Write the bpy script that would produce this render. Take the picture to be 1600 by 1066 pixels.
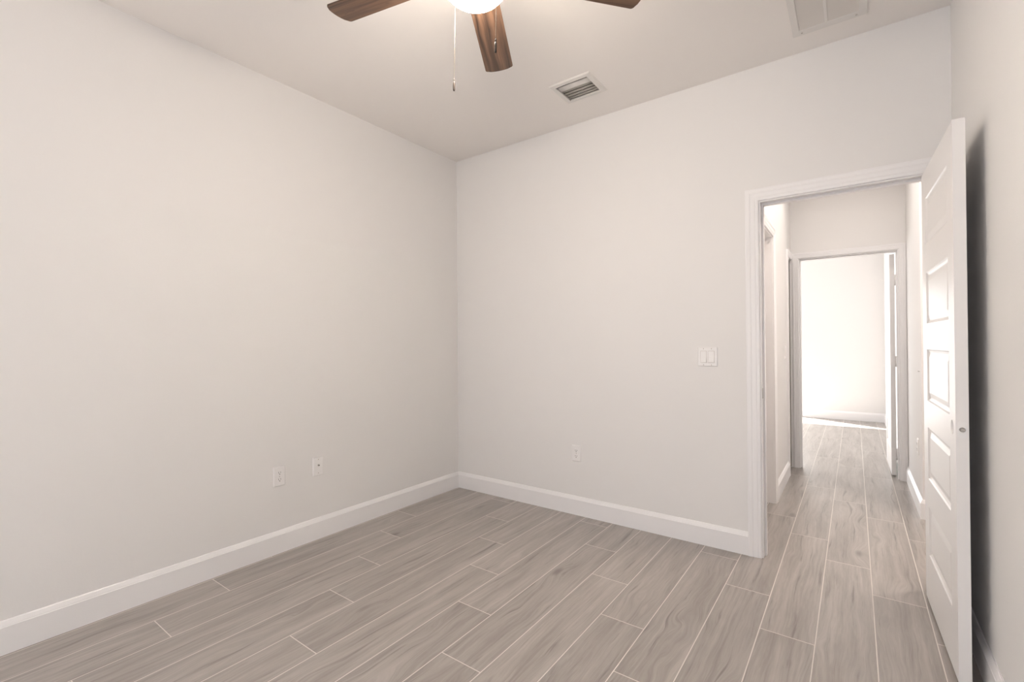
import bpy, bmesh, math, random
from mathutils import Vector, Matrix

random.seed(4)
SC = bpy.context.scene
COL = SC.collection
for o in list(bpy.data.objects):
    bpy.data.objects.remove(o, do_unlink=True)

# ------------------------------------------------------------------ camera
H = 2.742                       # ceiling height
YAW, PITCH, ROLL = -0.630616, 0.0060305, -0.0070753
fw = Vector((math.sin(YAW)*math.cos(PITCH), math.cos(YAW)*math.cos(PITCH), math.sin(PITCH)))
rt0 = Vector((math.cos(YAW), -math.sin(YAW), 0.0))
up0 = rt0.cross(fw)
rt = math.cos(ROLL)*rt0 + math.sin(ROLL)*up0
up = -math.sin(ROLL)*rt0 + math.cos(ROLL)*up0
cam_d = bpy.data.cameras.new('camera')
cam = bpy.data.objects.new('camera', cam_d)
COL.objects.link(cam)
cam.matrix_world = Matrix(((rt.x, up.x, -fw.x, 2.7031), (rt.y, up.y, -fw.y, -2.92482),
                           (rt.z, up.z, -fw.z, 1.2), (0, 0, 0, 1)))
cam_d.sensor_fit = 'HORIZONTAL'
cam_d.sensor_width = 36.0
cam_d.lens = 36.0*732.2535/1600.0
cam_d.clip_start = 0.02
cam_d.clip_end = 200
SC.camera = cam

# ------------------------------------------------------------------ world, sun, window light, exposure
SC.view_settings.view_transform = 'Standard'
SC.view_settings.look = 'None'
SC.view_settings.exposure = 0.04
SC.view_settings.gamma = 1.0
SC.view_settings.use_curve_mapping = False

world = bpy.data.worlds.new('daylight')
SC.world = world
world.use_nodes = True
wn = world.node_tree.nodes
wn['Background'].inputs['Color'].default_value = (0.78, 0.88, 1.0, 1)
wn['Background'].inputs['Strength'].default_value = 1.6


def lamp(name, kind, loc, rot, energy, color, **kw):
    d = bpy.data.lights.new(name, kind)
    d.energy = energy
    d.color = color
    for k, v in kw.items():
        setattr(d, k, v)
    o = bpy.data.objects.new(name, d)
    o.location = loc
    o.rotation_euler = rot
    COL.objects.link(o)
    return o


# bedroom window behind the camera (light comes in towards +Y)
lamp('bedroom_window_light', 'AREA', (2.42, -5.34, 1.15), (math.radians(90), 0, 0), 11.0, (0.96, 0.98, 1.05),
     shape='RECTANGLE', size=0.9, size_y=1.5)
# unseen left-wall window added to lift ceiling and walls (light comes in towards +X)
lamp('bedroom_side_fill_light', 'AREA', (-0.14, -4.37, 0.88), (0, math.radians(-90), 0), 18.0, (0.96, 0.98, 1.05),
     shape='RECTANGLE', size=1.5, size_y=1.4)
# sliding glass door of the far room (light comes in towards -Y)
lamp('far_room_window_light', 'AREA', (1.2, 6.02, 1.0), (math.radians(-90), 0, 0), 68.0, (1.0, 0.985, 0.96),
     shape='RECTANGLE', size=1.3, size_y=1.9)
# unseen side window added to brighten the far wall (light comes in towards +X)
lamp('far_room_side_fill_light', 'AREA', (-0.16, 4.25, 1.35), (0, math.radians(-90), 0), 9.5, (1.0, 0.99, 0.965),
     shape='RECTANGLE', size=1.5, size_y=1.7)
# unseen fill added in the side passage to brighten the hall's left side
lamp('passage_fill_light', 'AREA', (3.65, 0.68, 2.70), (0, 0, 0), 21.0, (1.0, 0.87, 0.77), shape='DISK', size=0.24)
# added fill nearer the bedroom doorway, then the ceiling lamp of the hall
lamp('hall_fill_light', 'AREA', (2.62, 0.70, 2.70), (0, 0, 0), 4.5, (1.0, 0.95, 0.90), shape='DISK', size=0.24)
lamp('hall_end_lamp_light', 'AREA', (2.62, 1.50, 2.70), (0, 0, 0), 3.6, (1.0, 0.95, 0.90), shape='DISK', size=0.24)
# sun through the sliding door
sd = Vector((0.66, -0.36, -0.90)).normalized()
sun = lamp('sun', 'SUN', (0, 9, 6), (0, 0, 0), 32.0, (1.0, 0.96, 0.90), angle=math.radians(1.0))
sun.rotation_euler = sd.to_track_quat('-Z', 'Y').to_euler()

# ------------------------------------------------------------------ materials


def new_mat(name):
    m = bpy.data.materials.new(name)
    m.use_nodes = True
    nt = m.node_tree
    return m, nt, nt.nodes['Principled BSDF']


def plain(name, col, rough=0.5, metal=0.0, bump=0.0, bump_scale=120.0, var=0.0, spec=0.5):
    m, nt, b = new_mat(name)
    b.inputs['Base Color'].default_value = (*col, 1)
    b.inputs['Roughness'].default_value = rough
    b.inputs['Metallic'].default_value = metal
    b.inputs['Specular IOR Level'].default_value = spec
    if bump or var:
        tc = nt.nodes.new('ShaderNodeTexCoord')
        nz = nt.nodes.new('ShaderNodeTexNoise')
        nz.inputs['Scale'].default_value = bump_scale
        nz.inputs['Detail'].default_value = 3
        nt.links.new(tc.outputs['Object'], nz.inputs['Vector'])
        if bump:
            bp = nt.nodes.new('ShaderNodeBump')
            bp.inputs['Strength'].default_value = bump
            bp.inputs['Distance'].default_value = 0.002
            nt.links.new(nz.outputs['Fac'], bp.inputs['Height'])
            nt.links.new(bp.outputs['Normal'], b.inputs['Normal'])
        if var:
            mx = nt.nodes.new('ShaderNodeMix')
            mx.data_type = 'RGBA'
            nt.links.new(nz.outputs['Fac'], mx.inputs['Factor'])
            mx.inputs['A'].default_value = (*[c*(1-var) for c in col], 1)
            mx.inputs['B'].default_value = (*[min(1, c*(1+var)) for c in col], 1)
            nt.links.new(mx.outputs['Result'], b.inputs['Base Color'])
    return m


M_WALL = plain('wall_paint', (0.832, 0.812, 0.798), 0.75, bump=0.12, bump_scale=90, spec=0.25)
M_CEIL = plain('ceiling_paint', (0.925, 0.885, 0.853), 0.85, bump=0.12, bump_scale=90, spec=0.2)
M_TRIM = plain('trim_paint', (0.89, 0.872, 0.872), 0.32, var=0.01, bump_scale=3)
M_DOOR = plain('door_paint', (0.875, 0.85, 0.835), 0.34, var=0.01, bump_scale=3)
M_PLATE = plain('white_plastic', (0.89, 0.87, 0.86), 0.30, var=0.01, bump_scale=20)
M_SLOT = plain('slot_dark', (0.10, 0.085, 0.075), 0.6, var=0.1, bump_scale=60)
M_STEEL = plain('satin_nickel', (0.55, 0.52, 0.50), 0.32, metal=1.0, var=0.06, bump_scale=200)
M_SCREW = plain('painted_screw', (0.55, 0.51, 0.47), 0.5, var=0.05, bump_scale=200)
M_VENT = plain('vent_enamel', (0.80, 0.77, 0.74), 0.45, var=0.01, bump_scale=10)
M_SLAT_SHADE = plain('vent_slat_shade', (0.40, 0.38, 0.34), 0.45, var=0.03, bump_scale=30)  # vent enamel darkened, the duct's shade put into the slat colour
M_GRILLE = plain('grille_enamel', (0.74, 0.70, 0.66), 0.5, var=0.01, bump_scale=10)
M_DUCT = plain('duct_dark', (0.11, 0.095, 0.08), 0.8, var=0.1, bump_scale=20)
M_FANMETAL = plain('fan_bronze', (0.10, 0.075, 0.06), 0.35, metal=0.9, var=0.1, bump_scale=60)
M_CHAIN = plain('chain_brass', (0.20, 0.165, 0.135), 0.45, metal=1.0, var=0.08, bump_scale=400)
M_FOB = plain('fob_walnut', (0.045, 0.030, 0.022), 0.5, var=0.25, bump_scale=180)
M_CLOSET_SHADE = plain('closet_shade', (0.16, 0.14, 0.12), 0.9, var=0.1, bump_scale=5)  # dark colour standing in for the shade inside the closet


def math_node(nt, op, a, b=None, clamp=False):
    n = nt.nodes.new('ShaderNodeMath')
    n.operation = op
    n.use_clamp = clamp
    for i, v in enumerate((a, b)):
        if v is None:
            continue
        if isinstance(v, (int, float)):
            n.inputs[i].default_value = v
        else:
            nt.links.new(v, n.inputs[i])
    return n.outputs[0]


def maprange(nt, v, a, b, c, d, smooth=False):
    n = nt.nodes.new('ShaderNodeMapRange')
    if smooth:
        n.interpolation_type = 'SMOOTHSTEP'
    nt.links.new(v, n.inputs[0])
    for i, x in enumerate((a, b, c, d)):
        n.inputs[i+1].default_value = x
    return n.outputs[0]


def mixc(nt, f, a, b, mode='MIX'):
    n = nt.nodes.new('ShaderNodeMix')
    n.data_type = 'RGBA'
    n.blend_type = mode
    for k, v in (('Factor', f), ('A', a), ('B', b)):
        s = n.inputs[k]
        if isinstance(v, tuple):
            s.default_value = (*v, 1)
        elif isinstance(v, (int, float)):
            s.default_value = v
        else:
            nt.links.new(v, s)
    return n.outputs['Result']


def combine(nt, x, y, z):
    n = nt.nodes.new('ShaderNodeCombineXYZ')
    for i, v in enumerate((x, y, z)):
        if isinstance(v, (int, float)):
            n.inputs[i].default_value = v
        else:
            nt.links.new(v, n.inputs[i])
    return n.outputs[0]


def noise(nt, vec, scale, detail=3, rough=0.55, dist=0.0):
    n = nt.nodes.new('ShaderNodeTexNoise')
    n.inputs['Scale'].default_value = scale
    n.inputs['Detail'].default_value = detail
    n.inputs['Roughness'].default_value = rough
    n.inputs['Distortion'].default_value = dist
    nt.links.new(vec, n.inputs['Vector'])
    return n.outputs['Fac']


# wood-look plank tile: 0.1954 wide, 1.209 long, each column stepped by 0.3062
TX0, TW, TY0, TL, TS = 0.0265, 0.1954, -0.676, 1.209, 0.3062


def floor_material():
    m, nt, b = new_mat('wood_look_tile')
    tc = nt.nodes.new('ShaderNodeTexCoord')
    sp = nt.nodes.new('ShaderNodeSeparateXYZ')
    nt.links.new(tc.outputs['Object'], sp.inputs[0])
    X, Y = sp.outputs[0], sp.outputs[1]
    u = math_node(nt, 'DIVIDE', math_node(nt, 'SUBTRACT', X, TX0), TW)
    k = math_node(nt, 'FLOOR', u)
    fu = math_node(nt, 'SUBTRACT', u, k)
    v = math_node(nt, 'DIVIDE', math_node(nt, 'ADD', math_node(nt, 'SUBTRACT', Y, TY0), math_node(nt, 'MULTIPLY', k, TS)), TL)
    j = math_node(nt, 'FLOOR', v)
    fv = math_node(nt, 'SUBTRACT', v, j)
    du = math_node(nt, 'MULTIPLY', math_node(nt, 'MINIMUM', fu, math_node(nt, 'SUBTRACT', 1.0, fu)), TW)
    dv = math_node(nt, 'MULTIPLY', math_node(nt, 'MINIMUM', fv, math_node(nt, 'SUBTRACT', 1.0, fv)), TL)
    dist = math_node(nt, 'MINIMUM', du, dv)
    grout = maprange(nt, dist, 0.0013, 0.0024, 1.0, 0.0, True)
    wn_ = nt.nodes.new('ShaderNodeTexWhiteNoise')
    wn_.noise_dimensions = '3D'
    nt.links.new(combine(nt, k, j, 3.7), wn_.inputs['Vector'])
    rnd = wn_.outputs['Value']
    wn2 = nt.nodes.new('ShaderNodeTexWhiteNoise')
    wn2.noise_dimensions = '3D'
    nt.links.new(combine(nt, j, k, 9.1), wn2.inputs['Vector'])
    rnd2 = wn2.outputs['Value']
    ox = math_node(nt, 'ADD', X, math_node(nt, 'MULTIPLY', rnd, 37.0))
    oy = math_node(nt, 'ADD', Y, math_node(nt, 'MULTIPLY', rnd2, 53.0))
    mul_ = lambda a_, b_: math_node(nt, 'MULTIPLY', a_, b_)
    add_ = lambda a_, b_: math_node(nt, 'ADD', a_, b_)
    # sparse knots: grain swirls round them and darkens at the core
    vo = nt.nodes.new('ShaderNodeTexVoronoi')
    vo.inputs['Scale'].default_value = 1.0
    nt.links.new(combine(nt, mul_(ox, 5.2), mul_(oy, 1.9), 0.0), vo.inputs['Vector'])
    sepc = nt.nodes.new('ShaderNodeSeparateColor')
    nt.links.new(vo.outputs['Color'], sepc.inputs[0])
    has = maprange(nt, sepc.outputs[0], 0.50, 0.62, 0.0, 1.0)
    kd = vo.outputs['Distance']
    swirl = mul_(maprange(nt, kd, 0.0, 0.42, 1.0, 0.0, True), has)
    core = mul_(maprange(nt, kd, 0.03, 0.15, 1.0, 0.0, True), has)
    # slow warp of the grain -> cathedral figures
    warp = noise(nt, combine(nt, mul_(ox, 7.0), mul_(oy, 1.8), 0.0), 1.0, 2)
    fig = maprange(nt, noise(nt, combine(nt, mul_(ox, 5.0), mul_(oy, 1.5), 77.0), 1.0, 1), 0.50, 0.72, 0.0, 1.0, True)
    wx = add_(ox, mul_(math_node(nt, 'SUBTRACT', warp, 0.5), add_(0.05, mul_(fig, 0.15))))
    wx = add_(wx, mul_(swirl, 0.045))
    g1 = noise(nt, combine(nt, mul_(wx, 90.0), mul_(oy, 1.5), 0.0), 1.0, 4, 0.6)
    g2 = noise(nt, combine(nt, mul_(wx, 14.0), mul_(oy, 1.35), 5.0), 1.0, 4, 0.6)
    g3 = noise(nt, combine(nt, mul_(wx, 260.0), mul_(oy, 14.0), 9.0), 1.0, 2, 0.5)
    st = noise(nt, combine(nt, mul_(wx, 42.0), mul_(oy, 1.7), 21.0), 1.0, 4, 0.62)
    streak = maprange(nt, st, 0.565, 0.72, 0.0, 1.0, True)
    lt = noise(nt, combine(nt, mul_(wx, 30.0), mul_(oy, 3.2), 41.0), 1.0, 3, 0.6)
    light = maprange(nt, lt, 0.58, 0.76, 0.0, 1.0, True)
    f = add_(mul_(g1, 0.38), mul_(g2, 0.62))
    f = maprange(nt, f, 0.36, 0.64, 0.0, 1.0)
    c = mixc(nt, f, FLOOR_DARK, FLOOR_LIGHT)
    c = mixc(nt, mul_(light, 0.40), c, FLOOR_PALE)
    c = mixc(nt, mul_(streak, 0.75), c, FLOOR_STREAK)
    c = mixc(nt, mul_(core, 0.85), c, FLOOR_STREAK)
    fine = maprange(nt, g3, 0.3, 0.7, 0.95, 1.05)
    tone = maprange(nt, rnd2, 0.0, 1.0, 0.93, 1.06)
    mul = math_node(nt, 'MULTIPLY', fine, tone)
    c = mixc(nt, 1.0, c, combine(nt, mul, mul, mul), 'MULTIPLY')
    c = mixc(nt, grout, c, GROUT)
    nt.links.new(c, b.inputs['Base Color'])
    b.inputs['Specular IOR Level'].default_value = 0.62
    r = mixc(nt, grout, (0.30, 0.30, 0.30), (0.8, 0.8, 0.8))
    nt.links.new(r, b.inputs['Roughness'])
    bp = nt.nodes.new('ShaderNodeBump')
    bp.inputs['Strength'].default_value = 0.5
    bp.inputs['Distance'].default_value = 0.0012
    hgt = math_node(nt, 'SUBTRACT', math_node(nt, 'MULTIPLY', g1, 0.15), grout)
    nt.links.new(hgt, bp.inputs['Height'])
    nt.links.new(bp.outputs['Normal'], b.inputs['Normal'])
    return m


FLOOR_DARK = (0.272, 0.245, 0.224)
FLOOR_LIGHT = (0.44, 0.406, 0.378)
FLOOR_STREAK = (0.15, 0.13, 0.115)
FLOOR_PALE = (0.51, 0.47, 0.435)
GROUT = (0.76, 0.715, 0.67)
M_FLOOR = floor_material()


def wood_material():
    m, nt, b = new_mat('walnut_blade')
    tc = nt.nodes.new('ShaderNodeTexCoord')
    sp = nt.nodes.new('ShaderNodeSeparateXYZ')
    nt.links.new(tc.outputs['Object'], sp.inputs[0])
    oi = nt.nodes.new('ShaderNodeObjectInfo')
    off = math_node(nt, 'MULTIPLY', oi.outputs['Random'], 40.0)
    X = math_node(nt, 'ADD', sp.outputs[0], off)
    Y = math_node(nt, 'ADD', sp.outputs[1], off)
    w = noise(nt, combine(nt, math_node(nt, 'MULTIPLY', X, 2.5), math_node(nt, 'MULTIPLY', Y, 12.0), 0.0), 1.0, 2)
    wy = math_node(nt, 'ADD', Y, math_node(nt, 'MULTIPLY', math_node(nt, 'SUBTRACT', w, 0.5), 0.05))
    g = noise(nt, combine(nt, math_node(nt, 'MULTIPLY', X, 1.2), math_node(nt, 'MULTIPLY', wy, 45.0), 0.0), 1.0, 4, 0.6)
    h = noise(nt, combine(nt, math_node(nt, 'MULTIPLY', X, 6.0), math_node(nt, 'MULTIPLY', wy, 260.0), 3.0), 1.0, 2, 0.5)
    f = maprange(nt, g, 0.32, 0.68, 0.0, 1.0)
    c = mixc(nt, f, (0.036, 0.020, 0.013), (0.215, 0.118, 0.072))
    kn = noise(nt, combine(nt, math_node(nt, 'MULTIPLY', X, 9.0), math_node(nt, 'MULTIPLY', wy, 40.0), 8.0), 1.0, 2)
    knot = maprange(nt, kn, 0.66, 0.74, 0.0, 0.85, True)
    c = mixc(nt, knot, c, (0.035, 0.02, 0.014))
    fine = maprange(nt, h, 0.3, 0.7, 0.85, 1.12)
    c = mixc(nt, 1.0, c, combine(nt, fine, fine, fine), 'MULTIPLY')
    nt.links.new(c, b.inputs['Base Color'])
    b.inputs['Roughness'].default_value = 0.42
    return m


M_WOOD = wood_material()
M_WOODEDGE = plain('walnut_edge', (0.07, 0.04, 0.026), 0.5, var=0.2, bump_scale=40)


def glow_material():
    m, nt, b = new_mat('lit_opal_glass')
    b.inputs['Base Color'].default_value = (0.9, 0.88, 0.84, 1)
    b.inputs['Roughness'].default_value = 0.25
    tc = nt.nodes.new('ShaderNodeTexCoord')
    nz = noise(nt, tc.outputs['Object'], 6.0, 1)
    s = maprange(nt, nz, 0.0, 1.0, GLOBE*0.96, GLOBE*1.04)
    b.inputs['Emission Color'].default_value = (1.0, 0.89, 0.765, 1)
    nt.links.new(s, b.inputs['Emission Strength'])
    return m


GLOBE = 122.0
M_GLOW = glow_material()

# ------------------------------------------------------------------ mesh helpers


def bm_box(bm, x0, x1, y0, y1, z0, z1, mat=0):
    vs = [bm.verts.new(p) for p in ((x0, y0, z0), (x1, y0, z0), (x1, y1, z0), (x0, y1, z0),
                                    (x0, y0, z1), (x1, y0, z1), (x1, y1, z1), (x0, y1, z1))]
    for q in ((0, 3, 2, 1), (4, 5, 6, 7), (0, 1, 5, 4), (1, 2, 6, 5), (2, 3, 7, 6), (3, 0, 4, 7)):
        f = bm.faces.new([vs[i] for i in q])
        f.material_index = mat
    return vs


def bm_cyl(bm, c, r, h, axis='Z', seg=24, r2=None, mat=0):
    """cylinder starting at c and going h along the axis"""
    r2 = r if r2 is None else r2
    a = []
    for t, rr in ((0, r), (h, r2)):
        ring = []
        for i in range(seg):
            p, q = math.cos(2*math.pi*i/seg)*rr, math.sin(2*math.pi*i/seg)*rr
            co = {'Z': (p, q, t), 'X': (t, p, q), 'Y': (q, t, p)}[axis]
            ring.append(bm.verts.new(Vector(c)+Vector(co)))
        a.append(ring)
    for i in range(seg):
        f = bm.faces.new((a[0][i], a[0][(i+1) % seg], a[1][(i+1) % seg], a[1][i]))
        f.smooth = True
        f.material_index = mat
    f = bm.faces.new(list(reversed(a[0])))
    f.material_index = mat
    f = bm.faces.new(a[1])
    f.material_index = mat


def bm_lathe(bm, prof, seg=40, centre=(0, 0, 0), smooth=True):
    rings = []
    for r, z in prof:
        if r < 1e-6:
            rings.append([bm.verts.new(Vector(centre)+Vector((0, 0, z)))])
        else:
            rings.append([bm.verts.new(Vector(centre)+Vector((math.cos(2*math.pi*i/seg)*r, math.sin(2*math.pi*i/seg)*r, z))) for i in range(seg)])
    for a, b in zip(rings, rings[1:]):
        for i in range(seg):
            j = (i+1) % seg
            if len(a) == 1 and len(b) == 1:
                continue
            if len(a) == 1:
                f = bm.faces.new((a[0], b[j], b[i]))
            elif len(b) == 1:
                f = bm.faces.new((a[i], a[j], b[0]))
            else:
                f = bm.faces.new((a[i], a[j], b[j], b[i]))
            f.smooth = smooth


def obj(name, bm, mats, parent=None, bevel=0.0, kind=None, recalc=True, segs=2):
    if recalc:
        bmesh.ops.recalc_face_normals(bm, faces=bm.faces[:])
    me = bpy.data.meshes.new(name)
    bm.to_mesh(me)
    bm.free()
    for mm in (mats if isinstance(mats, (list, tuple)) else [mats]):
        me.materials.append(mm)
    o = bpy.data.objects.new(name, me)
    COL.objects.link(o)
    if parent:
        o.parent = parent
    if bevel:
        md = o.modifiers.new('bevel', 'BEVEL')
        md.width = bevel
        md.segments = segs
        md.limit_method = 'ANGLE'
        md.angle_limit = math.radians(40)
    if kind:
        o['kind'] = kind
    return o


def boxes(name, lst, mat, parent=None, bevel=0.0, kind=None):
    bm = bmesh.new()
    for b in lst:
        bm_box(bm, *b)
    return obj(name, bm, mat, parent, bevel, kind)


def struct(name, lst, mat, bevel=0.0):
    return boxes(name, lst, mat, None, bevel, 'structure')


def thing(name, label, cat, loc, rot=(0, 0, 0), group=None):
    o = bpy.data.objects.new(name, None)
    o.empty_display_size = 0.05
    o.location = loc
    o.rotation_euler = rot
    o['label'] = label
    o['category'] = cat
    if group:
        o['group'] = group
    COL.objects.link(o)
    return o


# ------------------------------------------------------------------ room shell
XR = 3.074                      # right wall of the bedroom
XRH = 3.068                      # right wall of bedroom and hall
XH = 2.215                      # left wall of the hall
YF = 2.30                       # hall side of the wall at the end of the hall
YE = 5.885                      # far wall of the room beyond
T = 0.11
YB = -5.30                      # wall behind the camera
DL, DR, DH = 2.287, 3.018, 1.980        # bedroom doorway between the jambs
FL, FR, FH = 2.285, 3.011, 1.985        # doorway at the end of the hall
SL, SR = 0.315, 1.03                    # side door in the hall's left wall (y range)
NL, NR = 1.990, 2.281                   # narrow closet opening (y range)
JT = 0.018                              # jamb thickness

struct('floor', [(-0.3, 4.4, YB-0.2, 6.3, -0.12, 0.0)], M_FLOOR)
VX0, VX1, VY0, VY1 = 1.268, 1.474, -0.497, -0.312       # duct opening of the supply vent
struct('ceiling', [(-0.3, VX0, YB-0.2, 6.3, H, H+0.15), (VX1, 4.4, YB-0.2, 6.3, H, H+0.15),
                   (VX0, VX1, YB-0.2, VY0, H, H+0.15), (VX0, VX1, VY1, 6.3, H, H+0.15)], M_CEIL)
LY0, LY1, LZ0, LZ1 = -5.12, -3.62, 0.10, 2.08            # opening of the added window beside the camera
struct('wall_left', [(-T, 0, YB-T, LY0, 0, H), (-T, 0, LY1, T, 0, H), (-T, 0, LY0, LY1, 0, LZ0), (-T, 0, LY0, LY1, LZ1, H)], M_WALL)
struct('wall_back', [(0, DL-JT, 0, T, 0, H), (DR+JT, XR+T, 0, T, 0, H), (DL-JT, DR+JT, 0, T, DH+JT, H)], M_WALL)
struct('wall_right', [(XR, XR+T, YB-T, 0, 0, H)], M_WALL)
WX0, WX1, WZ0, WZ1 = 1.93, 2.91, 0.38, 1.92
struct('wall_front', [(0, WX0, YB-T, YB, 0, H), (WX1, XR, YB-T, YB, 0, H), (WX0, WX1, YB-T, YB, 0, WZ0), (WX0, WX1, YB-T, YB, WZ1, H)], M_WALL)
# hall
struct('wall_hall_left', [(XH-T, XH, T, SL-JT, 0, H), (XH-T, XH, SL-JT, SR+JT, DH+JT, H), (XH-T, XH, SR+JT, NL-JT, 0, H),
                          (XH-T, XH, NL-JT, NR+JT, DH+JT, H), (XH-T, XH, NR+JT, YF+0.001, 0, H)], M_WALL)
YA = 1.262
struct('wall_hall_right', [(XRH, XRH+T, YA, YE, 0, H), (XRH+T, 4.25, YA, YA+T, 0, H)], M_WALL)
struct('wall_alcove', [(4.25, 4.25+T, 0, YA+T, 0, H), (XR+T, 4.25, 0, T, 0, H)], M_WALL)
struct('wall_hall_end', [(0.0, FL-JT, YF, YF+T, 0, H), (FR+JT, XRH, YF, YF+T, 0, H), (FL-JT, FR+JT, YF, YF+T, FH+JT, H)], M_WALL)
struct('wall_closet', [(XH-0.62, XH-0.60, 1.90, YF, 0, H), (XH-0.60, XH-T, 1.90, 1.93, 0, H)], M_CLOSET_SHADE)  # closet walls coloured dark in place of shade
# room beyond the hall
SX0, SX1, SZ = 0.55, 1.90, 2.0
struct('wall_far', [(0, SX0, YE, YE+T, 0, H), (SX1, XRH+T, YE, YE+T, 0, H), (SX0, SX1, YE, YE+T, SZ, H)], M_WALL)
QY0, QY1, QZ0, QZ1 = 3.38, 5.12, 0.58, 2.12  # opening of the added side window
struct('wall_far_left', [(-T, 0, YF, QY0, 0, H), (-T, 0, QY1, YE+T, 0, H), (-T, 0, QY0, QY1, 0, QZ0), (-T, 0, QY0, QY1, QZ1, H)], M_WALL)
# windows (all out of frame; those in the left walls are added for light)
fr = 0.05
struct('window_1', [(WX0, WX1, YB-0.09, YB-0.03, WZ0, WZ0+fr), (WX0, WX1, YB-0.09, YB-0.03, WZ1-fr, WZ1),
                    (WX0, WX0+fr, YB-0.09, YB-0.03, WZ0+fr, WZ1-fr), (WX1-fr, WX1, YB-0.09, YB-0.03, WZ0+fr, WZ1-fr)], M_TRIM)
struct('window_2', [(SX0, SX1, YE+0.03, YE+0.09, SZ-fr, SZ), (SX0, SX0+fr, YE+0.03, YE+0.09, 0, SZ-fr), (SX1-fr, SX1, YE+0.03, YE+0.09, 0, SZ-fr)], M_TRIM)

struct('added_window_4', [(-0.09, -0.03, LY0, LY1, LZ0, LZ0+fr), (-0.09, -0.03, LY0, LY1, LZ1-fr, LZ1),
                    (-0.09, -0.03, LY0, LY0+fr, LZ0+fr, LZ1-fr), (-0.09, -0.03, LY1-fr, LY1, LZ0+fr, LZ1-fr)], M_TRIM)
struct('added_window_3', [(-0.09, -0.03, QY0, QY1, QZ0, QZ0+fr), (-0.09, -0.03, QY0, QY1, QZ1-fr, QZ1),
                    (-0.09, -0.03, QY0, QY0+fr, QZ0+fr, QZ1-fr), (-0.09, -0.03, QY1-fr, QY1, QZ0+fr, QZ1-fr)], M_TRIM)

# ------------------------------------------------------------------ baseboards
BT, BH = 0.015, 0.130
BPROF = [(0, 0), (BT, 0), (BT, 0.106), (BT-0.002, 0.109), (BT-0.0025, 0.112), (0.006, 0.1265), (0.003, BH), (0, BH)]


def baseboard(name, path):
    """path of (x,y) wall-face points; profile stands on the right of travel, mitred"""
    bm = bmesh.new()
    n = len(path)
    P = [Vector((p[0], p[1])) for p in path]
    rings = []
    for i in range(n):
        dirs = []
        if i > 0:
            dirs.append((P[i]-P[i-1]).normalized())
        if i < n-1:
            dirs.append((P[i+1]-P[i]).normalized())
        nrm = [Vector((d.y, -d.x)) for d in dirs]
        if len(nrm) == 2:
            m = (nrm[0]+nrm[1]).normalized()
            off = m/max(0.2, m.dot(nrm[0]))
        else:
            off = nrm[0]
        rings.append([bm.verts.new((P[i].x+off.x*u, P[i].y+off.y*u, z)) for u, z in BPROF])
    k = len(BPROF)
    for a, b in zip(rings, rings[1:]):
        for i in range(k):
            bm.faces.new((a[i], a[(i+1) % k], b[(i+1) % k], b[i]))
    bm.faces.new(rings[0])
    bm.faces.new(rings[-1])
    return obj(name, bm, M_TRIM, kind='structure')


CW = 0.068                      # casing width
baseboard('baseboard_left', [(0, YB), (0, -BT)])
baseboard('baseboard_back', [(0, 0), (DL-0.007-CW, 0)])
baseboard('baseboard_right', [(XR, 0), (XR, YB)])
baseboard('baseboard_hall_left', [(XH, SR+0.007+CW), (XH, NL-0.007-0.05)])
baseboard('baseboard_hall_right', [(XRH, YF-0.002), (XRH, YA), (4.25, YA)])
baseboard('baseboard_far', [(SX1+0.05, YE), (XRH, YE), (XRH, YF+T)])

# ------------------------------------------------------------------ door casings and jambs
CPROF = [(0, 0), (0, 0.009), (0.003, 0.0115), (0.012, 0.0125), (0.0155, 0.0118), (0.020, 0.0138), (0.038, 0.0155),
         (0.041, 0.0148), (0.047, 0.0172), (0.062, 0.0185), (CW, 0.0165), (CW, 0)]


def casing(name, a0, a1, zt, fn, width=CW, wr=None):
    """fn(a, out, z) maps along-wall / away-from-wall / height to the world"""
    bm = bmesh.new()
    k = len(CPROF)
    rings = []
    wr = width if wr is None else wr
    for st in range(4):
        ring = []
        for u, v in CPROF:
            ul, ur = u*width/CW, u*wr/CW
            a, z = [(a0-ul, 0.0), (a0-ul, zt+ul), (a1+ur, zt+ul), (a1+ur, 0.0)][st]
            ring.append(bm.verts.new(fn(a, v, z)))
        rings.append(ring)
    for p, q in zip(rings, rings[1:]):
        for i in range(k):
            bm.faces.new((p[i], p[(i+1) % k], q[(i+1) % k], q[i]))
    bm.faces.new(rings[0])
    bm.faces.new(rings[-1])
    return obj(name, bm, M_TRIM, kind='structure')


RV = 0.007
t1 = casing('trim_1', DL-RV, DR+RV, DH+RV, lambda a, o, z: (a, -o, z), wr=0.040)
casing('trim_2', FL-RV, FR+RV, FH+RV, lambda a, o, z: (a, YF-o, z), width=0.050, wr=0.049)
casing('trim_3', SL-RV, SR+RV, DH+RV, lambda a, o, z: (XH+o, a, z))
casing('trim_4', NL-RV, NR+RV, DH+RV, lambda a, o, z: (XH+o, a, z), width=0.05, wr=0.008)


def jamb(name, a0, a1, zt, d0, d1, fn, stop=None):
    bm = bmesh.new()
    parts = [(a0-JT, a0, d0, d1, 0, zt+JT), (a1, a1+JT, d0, d1, 0, zt+JT), (a0, a1, d0, d1, zt, zt+JT)]
    if stop:
        s0, s1 = stop
        parts += [(a0, a0+0.010, s0, s1, 0, zt), (a1-0.010, a1, s0, s1, 0, zt), (a0+0.010, a1-0.010, s0, s1, zt-0.010, zt)]
    for p in parts:
        vs = bm_box(bm, *p)
        for v in vs:
            v.co = Vector(fn(v.co.x, v.co.y, v.co.z))
    return obj(name, bm, M_TRIM, kind='structure', bevel=0.001)


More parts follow.
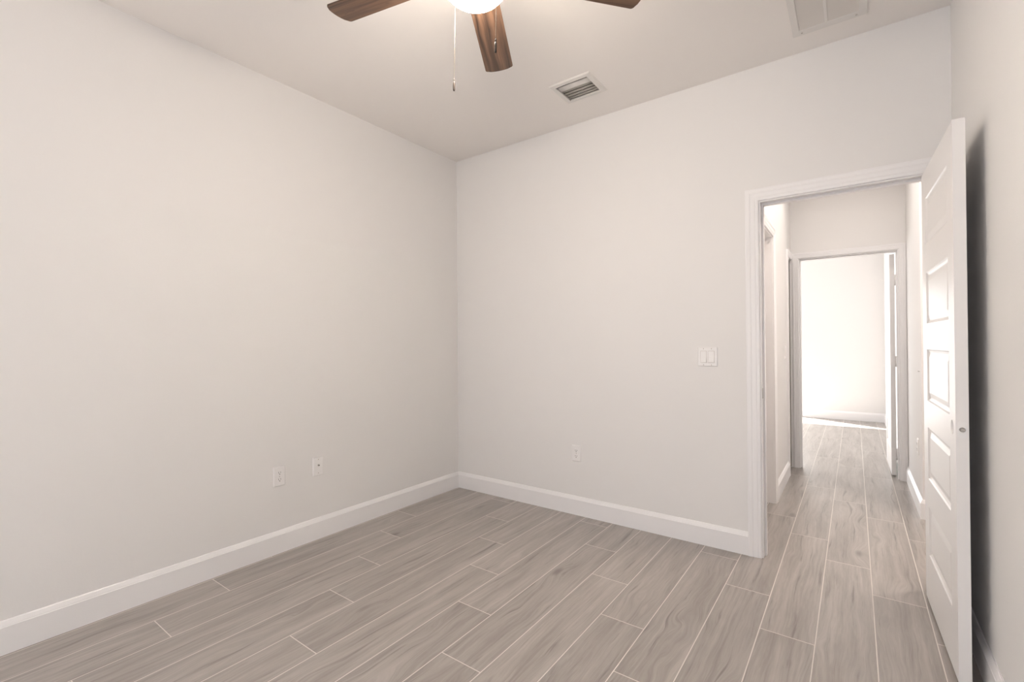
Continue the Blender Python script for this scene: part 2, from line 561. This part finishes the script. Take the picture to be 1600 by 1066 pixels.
j1 = jamb('trim_5', DL, DR, DH, -0.001, T+0.001, lambda a, d, z: (a, d, z), stop=(0.038, 0.072))
jamb('trim_6', FL, FR, FH, -0.001, T+0.001, lambda a, d, z: (a, YF+d, z), stop=(0.030, 0.064))
jamb('trim_7', SL, SR, DH, -0.001, T+0.001, lambda a, d, z: (XH-d, a, z))
jamb('trim_8', NL, NR, DH, -0.001, T+0.001, lambda a, d, z: (XH-d, a, z))
# strike plate let into the left jamb of the bedroom doorway
bm = bmesh.new()
bm_box(bm, DL-0.0005, DL+0.0016, 0.004, 0.034, 0.885, 0.942)
sp_ = obj('strike_plate', bm, M_STEEL, j1, bevel=0.0006)
sp_['label'] = 'nickel strike plate'

# ------------------------------------------------------------------ doors
PANELS = [(1.635, 1.845), (1.278, 1.508), (0.930, 1.162), (0.578, 0.810), (0.232, 0.450)]


def door_leaf(name, width, height, th, stile_h, stile_f, bores=True):
    """local: x from 0 (hinge) to width, y from 0 to th, z up from 0.012; both faces carry the five panels"""
    bm = bmesh.new()
    z0 = 0.012
    xs = [0, stile_h, width-stile_f, width]
    zs = [z0]
    for a, b in reversed(PANELS):
        zs += [a, b]
    zs.append(height)
    pset = set(1+2*i for i in range(5))
    rings_def = [(0.0, 0.0), (0.004, 0.0045), (0.013, 0.0085), (0.019, 0.0085), (0.040, 0.0030)]
    for side in (0, 1):
        def V(x, z, d):
            return bm.verts.new((x, d if side == 0 else th-d, z))
        for i in range(3):
            for j in range(len(zs)-1):
                xa, xb, za, zb = xs[i], xs[i+1], zs[j], zs[j+1]
                if i == 1 and j in pset:
                    prev = None
                    for ins, dep in rings_def:
                        ring = [V(xa+ins, za+ins, dep), V(xb-ins, za+ins, dep), V(xb-ins, zb-ins, dep), V(xa+ins, zb-ins, dep)]
                        if prev:
                            for q in range(4):
                                bm.faces.new((prev[q], prev[(q+1) % 4], ring[(q+1) % 4], ring[q]))
                        prev = ring
                    bm.faces.new(prev)
                else:
                    bm.faces.new((V(xa, za, 0), V(xb, za, 0), V(xb, zb, 0), V(xa, zb, 0)))
    # edges (subdivided to match)
    for x in (0, width):
        for j in range(len(zs)-1):
            bm.faces.new([bm.verts.new(p) for p in ((x, 0, zs[j]), (x, th, zs[j]), (x, th, zs[j+1]), (x, 0, zs[j+1]))])
    for z in (z0, height):
        for i in range(3):
            bm.faces.new([bm.verts.new(p) for p in ((xs[i], 0, z), (xs[i+1], 0, z), (xs[i+1], th, z), (xs[i], th, z))])
    bmesh.ops.remove_doubles(bm, verts=bm.verts[:], dist=1e-5)
    o = obj(name, bm, M_DOOR, kind='structure')
    if bores:
        cb = bmesh.new()
        bm_cyl(cb, (width-0.058, -0.02, BZ), 0.026, th+0.04, 'Y', 40)
        bm_cyl(cb, (width-0.05, th/2, BZ), 0.0105, 0.08, 'X', 28)
        c = obj('cutter', cb, M_DOOR)
        md = o.modifiers.new('bore', 'BOOLEAN')
        md.operation = 'DIFFERENCE'
        md.solver = 'EXACT'
        md.use_self = True
        md.object = c
        dg = bpy.context.evaluated_depsgraph_get()
        me = bpy.data.meshes.new_from_object(o.evaluated_get(dg))
        o.modifiers.clear()
        o.data = me
        bpy.data.objects.remove(c, do_unlink=True)
    return o


BZ = 0.891
d1 = door_leaf('door_1', 0.692, 1.972, 0.034, 0.100, 0.100)
# opened into the bedroom: hinge edge at the right jamb, leaf points towards the camera
ang = math.atan2(-0.69, 0.020)
d1.location = (2.9655, -0.006, 0.0)
d1.rotation_euler = (0, 0, ang)
d1['label'] = 'white five-panel door standing open against the right wall, latch bore without a knob'
d1['category'] = 'door'
# latch face plate on the free edge
bm = bmesh.new()
seg = 28
th = 0.034
x = 0.692
po = [(th/2+sx*0.0115, BZ+sz*0.028) for sx, sz in ((-1, -1), (1, -1), (1, 1), (-1, 1))]
hole = [(th/2+0.0088*math.cos(2*math.pi*i/seg), BZ+0.0088*math.sin(2*math.pi*i/seg)) for i in range(seg)]


def sq(i):
    a = 2*math.pi*i/seg
    c, s = math.cos(a), math.sin(a)
    k = min(0.0115/max(1e-6, abs(c)), 0.028/max(1e-6, abs(s)))
    return (th/2+c*k, BZ+s*k)


out = [sq(i) for i in range(seg)]
lay = []
for pts, xx in ((out, x-0.0005), (out, x+0.0012), (hole, x+0.0012), (hole, x-0.004)):
    lay.append([bm.verts.new((xx, a, b)) for a, b in pts])
for a, b in zip(lay, lay[1:]):
    for i in range(seg):
        bm.faces.new((a[i], a[(i+1) % seg], b[(i+1) % seg], b[i]))
lp = obj('latch_plate', bm, M_PLATE, d1)
bm = bmesh.new()
bm_cyl(bm, (x-0.03, th/2, BZ), 0.0078, 0.030, 'X', 24)
bm_cyl(bm, (x-0.002, th/2, BZ), 0.0072, 0.006, 'X', 24, r2=0.004)
obj('latch_bolt', bm, M_STEEL, lp)
lp['label'] = 'white latch face plate'

# door of the room at the end of the hall, opened away from the camera
d2 = door_leaf('door_2', 0.690, 1.972, 0.034, 0.100, 0.100, bores=False)
d2.location = (2.996, YF+T+0.018, 0.0)
d2.rotation_euler = (0, 0, math.radians(90.4))
for z in (0.20, 1.02, 1.74):
    bm = bmesh.new()
    bm_box(bm, -0.0022, 0.001, 0.004, 0.032, z-0.048, z+0.048)
    bm_cyl(bm, (-0.004, -0.004, z-0.048), 0.0055, 0.096, 'Z', 16)
    h_ = obj('hinge', bm, M_PLATE, d2)
for z in (0.20, 1.02, 1.74):
    bm = bmesh.new()
    bm_box(bm, -0.0022, 0.001, 0.004, 0.034, z-0.048, z+0.048)
    bm_cyl(bm, (-0.003, 0.038, z-0.048), 0.0055, 0.096, 'Z', 16)
    obj('hinge', bm, M_STEEL, d1)
# closed door in the hall's left wall
d3 = door_leaf('door_3', SR-SL-0.006, 1.972, 0.034, 0.100, 0.100, bores=False)
d3.location = (XH-0.062, SL+0.003, 0.0)
d3.rotation_euler = (0, 0, math.radians(90))

# dark panel standing in for the shade in the narrow closet opening
d4 = boxes('closet_shade_panel', [(XH-0.040, XH-0.006, NL+0.002, NR-0.002, 0.012, DH-0.003)], M_CLOSET_SHADE, kind='structure', bevel=0.002)

# ------------------------------------------------------------------ wall plates


def plate_mesh(w, h, d=0.006):
    """bevelled plate, local x right, z up, y = 0 at the wall and -d in front"""
    bm = bmesh.new()
    rings = []
    for ins, y in ((0, 0), (0, -0.002), (0.0035, -d), (0.006, -d-0.0004)):
        rings.append([bm.verts.new((sx*(w/2-ins), y, sz*(h/2-ins))) for sx, sz in ((-1, -1), (1, -1), (1, 1), (-1, 1))])
    for a, b in zip(rings, rings[1:]):
        for i in range(4):
            bm.faces.new((a[i], a[(i+1) % 4], b[(i+1) % 4], b[i]))
    bm.faces.new(rings[-1])
    bm.faces.new(rings[0])
    return bm


def screw(parent, x, z, y=-0.0066, r=0.0028, mat=None):
    bm = bmesh.new()
    bm_cyl(bm, (x, y+0.001, z), r, -0.0016, 'Y', 14)
    return obj('screw', bm, mat or M_SCREW, parent)


def outlet(label, loc, rz, group):
    t = thing('power_outlet', label, 'outlet', loc, (0, 0, rz), group)
    obj('plate', plate_mesh(0.070, 0.113), M_PLATE, t)
    for s in (1, -1):
        bm = bmesh.new()
        # rounded receptacle face
        zc = s*0.0195
        n = 28
        pts = []
        for i in range(n):
            a = 2*math.pi*i/n
            pts.append((0.0165*math.cos(a), max(-0.0125, min(0.0125, 0.0165*math.sin(a)))))
        lo = [bm.verts.new((a, -0.005, zc+b)) for a, b in pts]
        hi = [bm.verts.new((a*0.96, -0.0082, zc+b*0.96)) for a, b in pts]
        for i in range(n):
            bm.faces.new((lo[i], lo[(i+1) % n], hi[(i+1) % n], hi[i]))
        bm.faces.new(hi)
        bm.faces.new(lo)
        r = obj('receptacle', bm, M_PLATE, t)
        bm = bmesh.new()
        bm_box(bm, -0.0072, -0.0050, -0.0086, -0.0070, zc-0.0010, zc+0.0075)
        bm_box(bm, 0.0050, 0.0072, -0.0086, -0.0070, zc+0.0000, zc+0.0070)
        bm_cyl(bm, (0, -0.0070, zc-0.0065), 0.0027, -0.0016, 'Y', 14)
        obj('slots', bm, M_SLOT, r)
    screw(t, 0, 0)
    return t


LW = math.radians(90)           # plates on the left wall / hall left wall face +X
RW = math.radians(-90)          # plates on the right wall face -X
outlet('white duplex power outlet low on the left wall, nearer the camera than the cable plate', (0, -1.525, 0.441), LW, 'duplex outlets')
outlet('white duplex power outlet low on the back wall between corner and doorway', (1.123, 0, 0.428), 0, 'duplex outlets')
outlet('small white outlet on the hall right wall, seen edge-on beyond the open door', (XRH, 1.50, 0.445), RW, 'duplex outlets')

t = thing('cable_plate', 'white wall plate with a single dark cable jack, beside the left wall outlet', 'wall plate', (0, -1.281, 0.448), (0, 0, LW))
obj('plate', plate_mesh(0.070, 0.113), M_PLATE, t)
bm = bmesh.new()
bm_cyl(bm, (0, -0.005, 0.006), 0.0062, -0.004, 'Y', 6)
bm_cyl(bm, (0, -0.008, 0.006), 0.0046, -0.006, 'Y', 20)
jk = obj('coaxial_jack', bm, M_STEEL, t)
jk['label'] = 'dark metal jack'
bm = bmesh.new()
bm_cyl(bm, (0, -0.0130, 0.006), 0.0034, -0.0014, 'Y', 16)
obj('jack_hole', bm, M_SLOT, jk)
for z in (0.042, -0.042):
    screw(t, 0, z)


def rocker_switch(label, loc, rz, gangs):
    w = {1: 0.070, 2: 0.110}[gangs]
    t = thing('light_switch', label, 'switch', loc, (0, 0, rz))
    obj('plate', plate_mesh(w, 0.113), M_PLATE, t)
    for g in range(gangs):
        xc = (g-(gangs-1)/2)*0.044
        bm = bmesh.new()
        bm_box(bm, xc-0.0180, xc+0.0180, -0.0072, -0.0050, -0.0350, 0.0350)
        obj('rocker_frame', bm, M_SCREWPLATE, t)
        bm = bmesh.new()
        # paddle pressed at the top (left one) or bottom
        d = (0.0035, -0.0008) if g == 0 else (-0.0002, 0.0030)
        prof = [(-0.0325, -0.0092-(0.0035-d[0] if g else 0.003)), (0.0, -0.0088), (0.0325, -0.0080 if g == 0 else -0.0115)]
        L = [bm.verts.new((xc-0.0155, y, z)) for z, y in prof]
        R_ = [bm.verts.new((xc+0.0155, y, z)) for z, y in prof]
        L0 = [bm.verts.new((xc-0.0155, -0.006, z)) for z, y in prof]
        R0 = [bm.verts.new((xc+0.0155, -0.006, z)) for z, y in prof]
        for i in range(2):
            bm.faces.new((L[i], R_[i], R_[i+1], L[i+1]))
            bm.faces.new((L0[i], L[i], L[i+1], L0[i+1]))
            bm.faces.new((R_[i], R0[i], R0[i+1], R_[i+1]))
        bm.faces.new((L0[0], R0[0], R_[0], L[0]))
        bm.faces.new((L[2], R_[2], R0[2], L0[2]))
        obj('rocker', bm, M_PLATE, t)
        for z in (0.0475, -0.0475):
            screw(t, xc, z)
    return t


M_SCREWPLATE = plain('switch_bezel', (0.70, 0.66, 0.63), 0.4, var=0.01, bump_scale=20)
rocker_switch('white double rocker light switch on the back wall left of the doorway', (2.002, 0, 1.115), 0, 2)
rocker_switch('slim white light switch on the hall left wall beyond the doorway', (XH, 1.77, 1.11), LW, 1)

# small picture nail left in the hall right wall
bm = bmesh.new()
bm_cyl(bm, (XRH+0.004, 1.36, 0.99), 0.0022, -0.012, 'X', 12)
bm_cyl(bm, (XRH-0.008, 1.36, 0.99), 0.0045, -0.002, 'X', 12)
nl = obj('wall_nail', bm, M_STEEL)
nl['label'] = 'tiny nail head in the hall right wall above the outlet'
nl['category'] = 'nail'

# ------------------------------------------------------------------ supply vent
t = thing('air_vent', 'square white ceiling air register with slanted louvers, near the back wall', 'vent', (1.371, -0.405, H))
OX0, OX1, OY0, OY1 = -0.136, 0.135, -0.122, 0.123
IX0, IX1, IY0, IY1 = VX0-1.371, VX1-1.371, VY0+0.405, VY1+0.405
bm = bmesh.new()
rings = []
for xs, ys, z in (((OX0, OX1), (OY0, OY1), 0.0), ((OX0, OX1), (OY0, OY1), -0.002), ((OX0+0.006, OX1-0.006), (OY0+0.006, OY1-0.006), -0.007),
                  ((IX0, IX1), (IY0, IY1), -0.009), ((IX0, IX1), (IY0, IY1), 0.020)):
    rings.append([bm.verts.new(p) for p in ((xs[0], ys[0], z), (xs[1], ys[0], z), (xs[1], ys[1], z), (xs[0], ys[1], z))])
for a, b in zip(rings, rings[1:]):
    for i in range(4):
        bm.faces.new((a[i], a[(i+1) % 4], b[(i+1) % 4], b[i]))
obj('frame', bm, M_VENT, t)
bm = bmesh.new()
ring = []
for z in (0.002, 0.135):
    ring.append([bm.verts.new(p) for p in ((IX0+0.001, IY0+0.001, z), (IX1-0.001, IY0+0.001, z), (IX1-0.001, IY1-0.001, z), (IX0+0.001, IY1-0.001, z))])
for i in range(4):
    bm.faces.new((ring[0][i], ring[0][(i+1) % 4], ring[1][(i+1) % 4], ring[1][i]))
bm.faces.new(ring[1])
obj('duct_box', bm, M_DUCT, t)


def slat(y, wy, tilt, mat, z0):
    """curved blade along x: tilt>0 faces the camera side"""
    bm = bmesh.new()
    n = 6
    top, bot = [], []
    for i in range(n+1):
        s = i/n-0.5
        c = 0.10*(0.25-s*s)*wy
        yy = y+s*wy*math.cos(tilt)+c*math.sin(tilt)
        zz = z0+s*wy*math.sin(tilt)-c*math.cos(tilt)
        for lst, dz in ((bot, 0.0), (top, 0.0016)):
            lst.append([bm.verts.new((xx, yy, zz+dz)) for xx in (IX0+0.003, IX1-0.003)])
    for i in range(n):
        for lst in (bot, top):
            f = bm.faces.new((lst[i][0], lst[i][1], lst[i+1][1], lst[i+1][0]))
            f.smooth = True
        for e in (0, 1):
            bm.faces.new((bot[i][e], bot[i+1][e], top[i+1][e], top[i][e]))
    for i in (0, n):
        bm.faces.new((bot[i][0], bot[i][1], top[i][1], top[i][0]))
    return obj('louver', bm, mat, t)


slat(-0.050, 0.046, math.radians(-5), M_VENT, -0.003)
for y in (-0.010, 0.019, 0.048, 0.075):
    slat(y, 0.0170, math.radians(-8), M_SLAT_SHADE, 0.000)

# ------------------------------------------------------------------ return grille
t = thing('return_grille', 'long white ceiling return grille with a centre bar, above the doorway', 'vent', (2.617, -0.48, H))
gx, gy0, gy1 = 0.148, -0.30, 0.302
bm = bmesh.new()
fw_, ty = 0.030, 0.045
for b in ((-gx, gx, gy1-ty, gy1, -0.010, 0), (-gx, gx, gy0, gy0+ty, -0.010, 0), (-gx, -gx+fw_, gy0+ty, gy1-ty, -0.010, 0), (gx-fw_, gx, gy0+ty, gy1-ty, -0.010, 0)):
    bm_box(bm, *b)
obj('frame', bm, M_VENT, t, bevel=0.002)
boxes('centre_bar', [(-0.014, -0.002, gy0+ty, gy1-ty, -0.0095, -0.001)], M_VENT, t, bevel=0.001)
boxes('backing', [(-gx+0.01, gx-0.01, gy0+0.02, gy1-0.02, -0.0012, -0.0002)], M_VENT, t)
for a, b in ((-gx+fw_, -0.014), (-0.002, gx-fw_)):
    bm = bmesh.new()
    n = 52
    for i in range(n):
        y = gy0+ty+(i+0.5)*(gy1-gy0-2*ty)/n
        vs = [bm.verts.new(p) for p in ((a, y-0.0042, -0.0040), (b, y-0.0042, -0.0040), (b, y+0.0036, -0.0085), (a, y+0.0036, -0.0085),
                                        (a, y-0.0042, -0.0032), (b, y-0.0042, -0.0032), (b, y+0.0036, -0.0077), (a, y+0.0036, -0.0077))]
        for q in ((0, 3, 2, 1), (4, 5, 6, 7), (0, 1, 5, 4), (1, 2, 6, 5), (2, 3, 7, 6), (3, 0, 4, 7)):
            bm.faces.new([vs[k] for k in q])
    obj('louver_panel', bm, M_GRILLE, t)
for sx in (-0.109, 0.109):
    for sy in (gy1-0.022, gy0+0.022):
        bm = bmesh.new()
        bm_cyl(bm, (sx, sy, -0.009), 0.0042, -0.003, 'Z', 16)
        obj('screw', bm, M_SCREW, t)

# ------------------------------------------------------------------ ceiling fan
FC = Vector((1.655, -1.685))
FZ = 2.52                       # blade height
PHI0 = 119.8
ROOT_Z = H
fan = thing('ceiling_fan', 'ceiling fan with brown wood blades and a lit white glass bowl at the top edge', 'fan', (FC.x, FC.y, ROOT_Z))
# slight hang of the ball joint
e = Vector((-0.87, -0.49, 0))
fan.rotation_euler = Matrix.Rotation(math.radians(1.25), 3, e.cross(Vector((0, 0, 1)))).to_euler()


def fz(z):
    return z-ROOT_Z


bm = bmesh.new()
bm_lathe(bm, [(0, fz(H+0.002)), (0.062, fz(H+0.002)), (0.064, fz(2.72)), (0.055, fz(2.69)), (0.030, fz(2.672)), (0, fz(2.672))])
obj('canopy', bm, M_FANMETAL, fan)
bm = bmesh.new()
bm_lathe(bm, [(0, fz(2.69)), (0.012, fz(2.69)), (0.012, fz(2.63)), (0.030, fz(2.625)), (0.085, fz(2.615)), (0.098, fz(2.595)), (0.100, fz(2.55)),
              (0.090, fz(2.535)), (0.070, fz(2.53)), (0.070, fz(2.505)), (0.060, fz(2.50)), (0, fz(2.50))])
obj('motor_housing', bm, M_FANMETAL, fan)
bm = bmesh.new()
bm_lathe(bm, [(0, fz(2.505)), (0.058, fz(2.505)), (0.060, fz(2.482)), (0.070, fz(2.478)), (0.086, fz(2.474)), (0.088, fz(2.468)), (0, fz(2.466))])
obj('light_fitter', bm, M_FANMETAL, fan)
BR, BZC, BD = 0.117, 2.464, 0.081
bm = bmesh.new()
prof = [(0.080, fz(BZC+0.0095)), (0.096, fz(BZC+0.0090)), (0.107, fz(BZC+0.0065)), (0.113, fz(BZC+0.0030))]
for i in range(0, 17):
    a = math.radians(90*i/16)
    prof.append((BR*math.cos(a), fz(BZC)-BD*math.sin(a)))
prof[-1] = (0, fz(BZC)-BD)
bm_lathe(bm, prof, 48)
obj('glass_bowl', bm, M_GLOW, fan)

R0, R1, W0, W1 = 0.165, 0.637, 0.058, 0.066


def blade_bm():
    bm = bmesh.new()
    outl = []
    # hinge end to tip, local x outwards, y across; rounded corners, bowed tip
    outl.append((R0, -W0+0.012))
    outl.append((R0+0.012, -W0))
    n = 10
    rc = 0.014
    xe = R1-0.011
    for i in range(6):
        a = math.radians(-90+80*i/5)
        outl.append((xe-rc+rc*math.cos(a), -W1+rc+rc*math.sin(a)))
    for i in range(1, n):
        y = -W1+rc+(2*W1-2*rc)*i/n
        outl.append((xe+0.011*(1-(y/(W1-rc*0.3))**2), y))
    for i in range(6):
        a = math.radians(10+80*i/5)
        outl.append((xe-rc+rc*math.cos(a), W1-rc+rc*math.sin(a)))
    outl.append((R0+0.012, W0))
    outl.append((R0, W0-0.012))
    th = 0.0055
    lo = [bm.verts.new((x, y, -th/2)) for x, y in outl]
    hi = [bm.verts.new((x, y, th/2)) for x, y in outl]
    m = len(outl)
    bm.faces.new(list(reversed(lo)))
    bm.faces.new(hi)
    for i in range(m):
        f = bm.faces.new((lo[i], lo[(i+1) % m], hi[(i+1) % m], hi[i]))
        f.material_index = 1
    return bm


def iron_bm():
    bm = bmesh.new()
    n = 10
    for i in range(n):
        t0, t1_ = i/n, (i+1)/n
        def sec(tt):
            xx = 0.075+tt*0.150
            ww = 0.016+0.022*max(0, (tt-0.45)/0.55)
            return xx, ww
        (xa, wa), (xb, wb) = sec(t0), sec(t1_)
        vs = [bm.verts.new(p) for p in ((xa, -wa, 0.003), (xb, -wb, 0.003), (xb, wb, 0.003), (xa, wa, 0.003),
                                        (xa, -wa, 0.009), (xb, -wb, 0.009), (xb, wb, 0.009), (xa, wa, 0.009))]
        for q in ((0, 3, 2, 1), (4, 5, 6, 7), (0, 1, 5, 4), (1, 2, 6, 5), (2, 3, 7, 6), (3, 0, 4, 7)):
            bm.faces.new([vs[k] for k in q])
    bmesh.ops.remove_doubles(bm, verts=bm.verts[:], dist=1e-5)
    return bm


b0 = obj('blade', blade_bm(), [M_WOOD, M_WOODEDGE], fan)
i0 = obj('blade_bracket', iron_bm(), M_FANMETAL, b0)
blades = [(b0, i0)]
for k in range(1, 5):
    b = b0.copy()
    COL.objects.link(b)
    b.parent = fan
    i = i0.copy()
    COL.objects.link(i)
    i.parent = b
    blades.append((b, i))
for k, (b, i) in enumerate(blades):
    a = math.radians(PHI0+72*k)
    b.location = (0, 0, fz(FZ))
    b.rotation_euler = (Matrix.Rotation(a, 3, 'Z') @ Matrix.Rotation(math.radians(-9), 3, 'X')).to_euler()


def pull_chain(dx, dy, zend, label):
    """beaded chain from the light fitter down to a wooden fob"""
    bm = bmesh.new()
    ztop = 2.472
    n = int((ztop-zend-0.04)/0.0052)
    for i in range(n):
        z = ztop-i*0.0052
        bmesh.ops.create_icosphere(bm, subdivisions=1, radius=0.0013, matrix=Matrix.Translation((dx, dy, fz(z))))
    bm_cyl(bm, (dx, dy, fz(zend+0.036)), 0.0008, ztop-zend-0.036, 'Z', 8)
    for f in bm.faces:
        f.smooth = True
    # little arm that leads the chain past the bowl
    d = Vector((dx, dy)).normalized()
    p0, p1 = d*0.070, Vector((dx, dy))
    side = Vector((-d.y, d.x))*0.003
    vs = []
    for z in (2.4705, 2.4755):
        for q in (p0-side, p1-side+d*0.004, p1+side+d*0.004, p0+side):
            vs.append(bm.verts.new((q.x, q.y, fz(z))))
    for q in ((0, 3, 2, 1), (4, 5, 6, 7), (0, 1, 5, 4), (1, 2, 6, 5), (2, 3, 7, 6), (3, 0, 4, 7)):
        bm.faces.new([vs[i] for i in q])
    c = obj('pull_chain', bm, M_CHAIN, fan, recalc=False)
    bm = bmesh.new()
    bm_lathe(bm, [(0, 0.046), (0.0022, 0.045), (0.0026, 0.038), (0.0012, 0.036), (0.0030, 0.034), (0.0042, 0.028), (0.0040, 0.004), (0.0030, 0), (0, 0)],
             16, (dx, dy, fz(zend)))
    obj('fob', bm, M_FOB, c)
    return c


r2 = Vector((rt0.x, rt0.y))
f2 = Vector((fw.x, fw.y)).normalized()
v1 = -0.080*r2+0.110*f2
v2 = 0.082*r2-0.112*f2
pull_chain(v1.x, v1.y, 2.137, 'left')
pull_chain(v2.x, v2.y, 2.143, 'right')
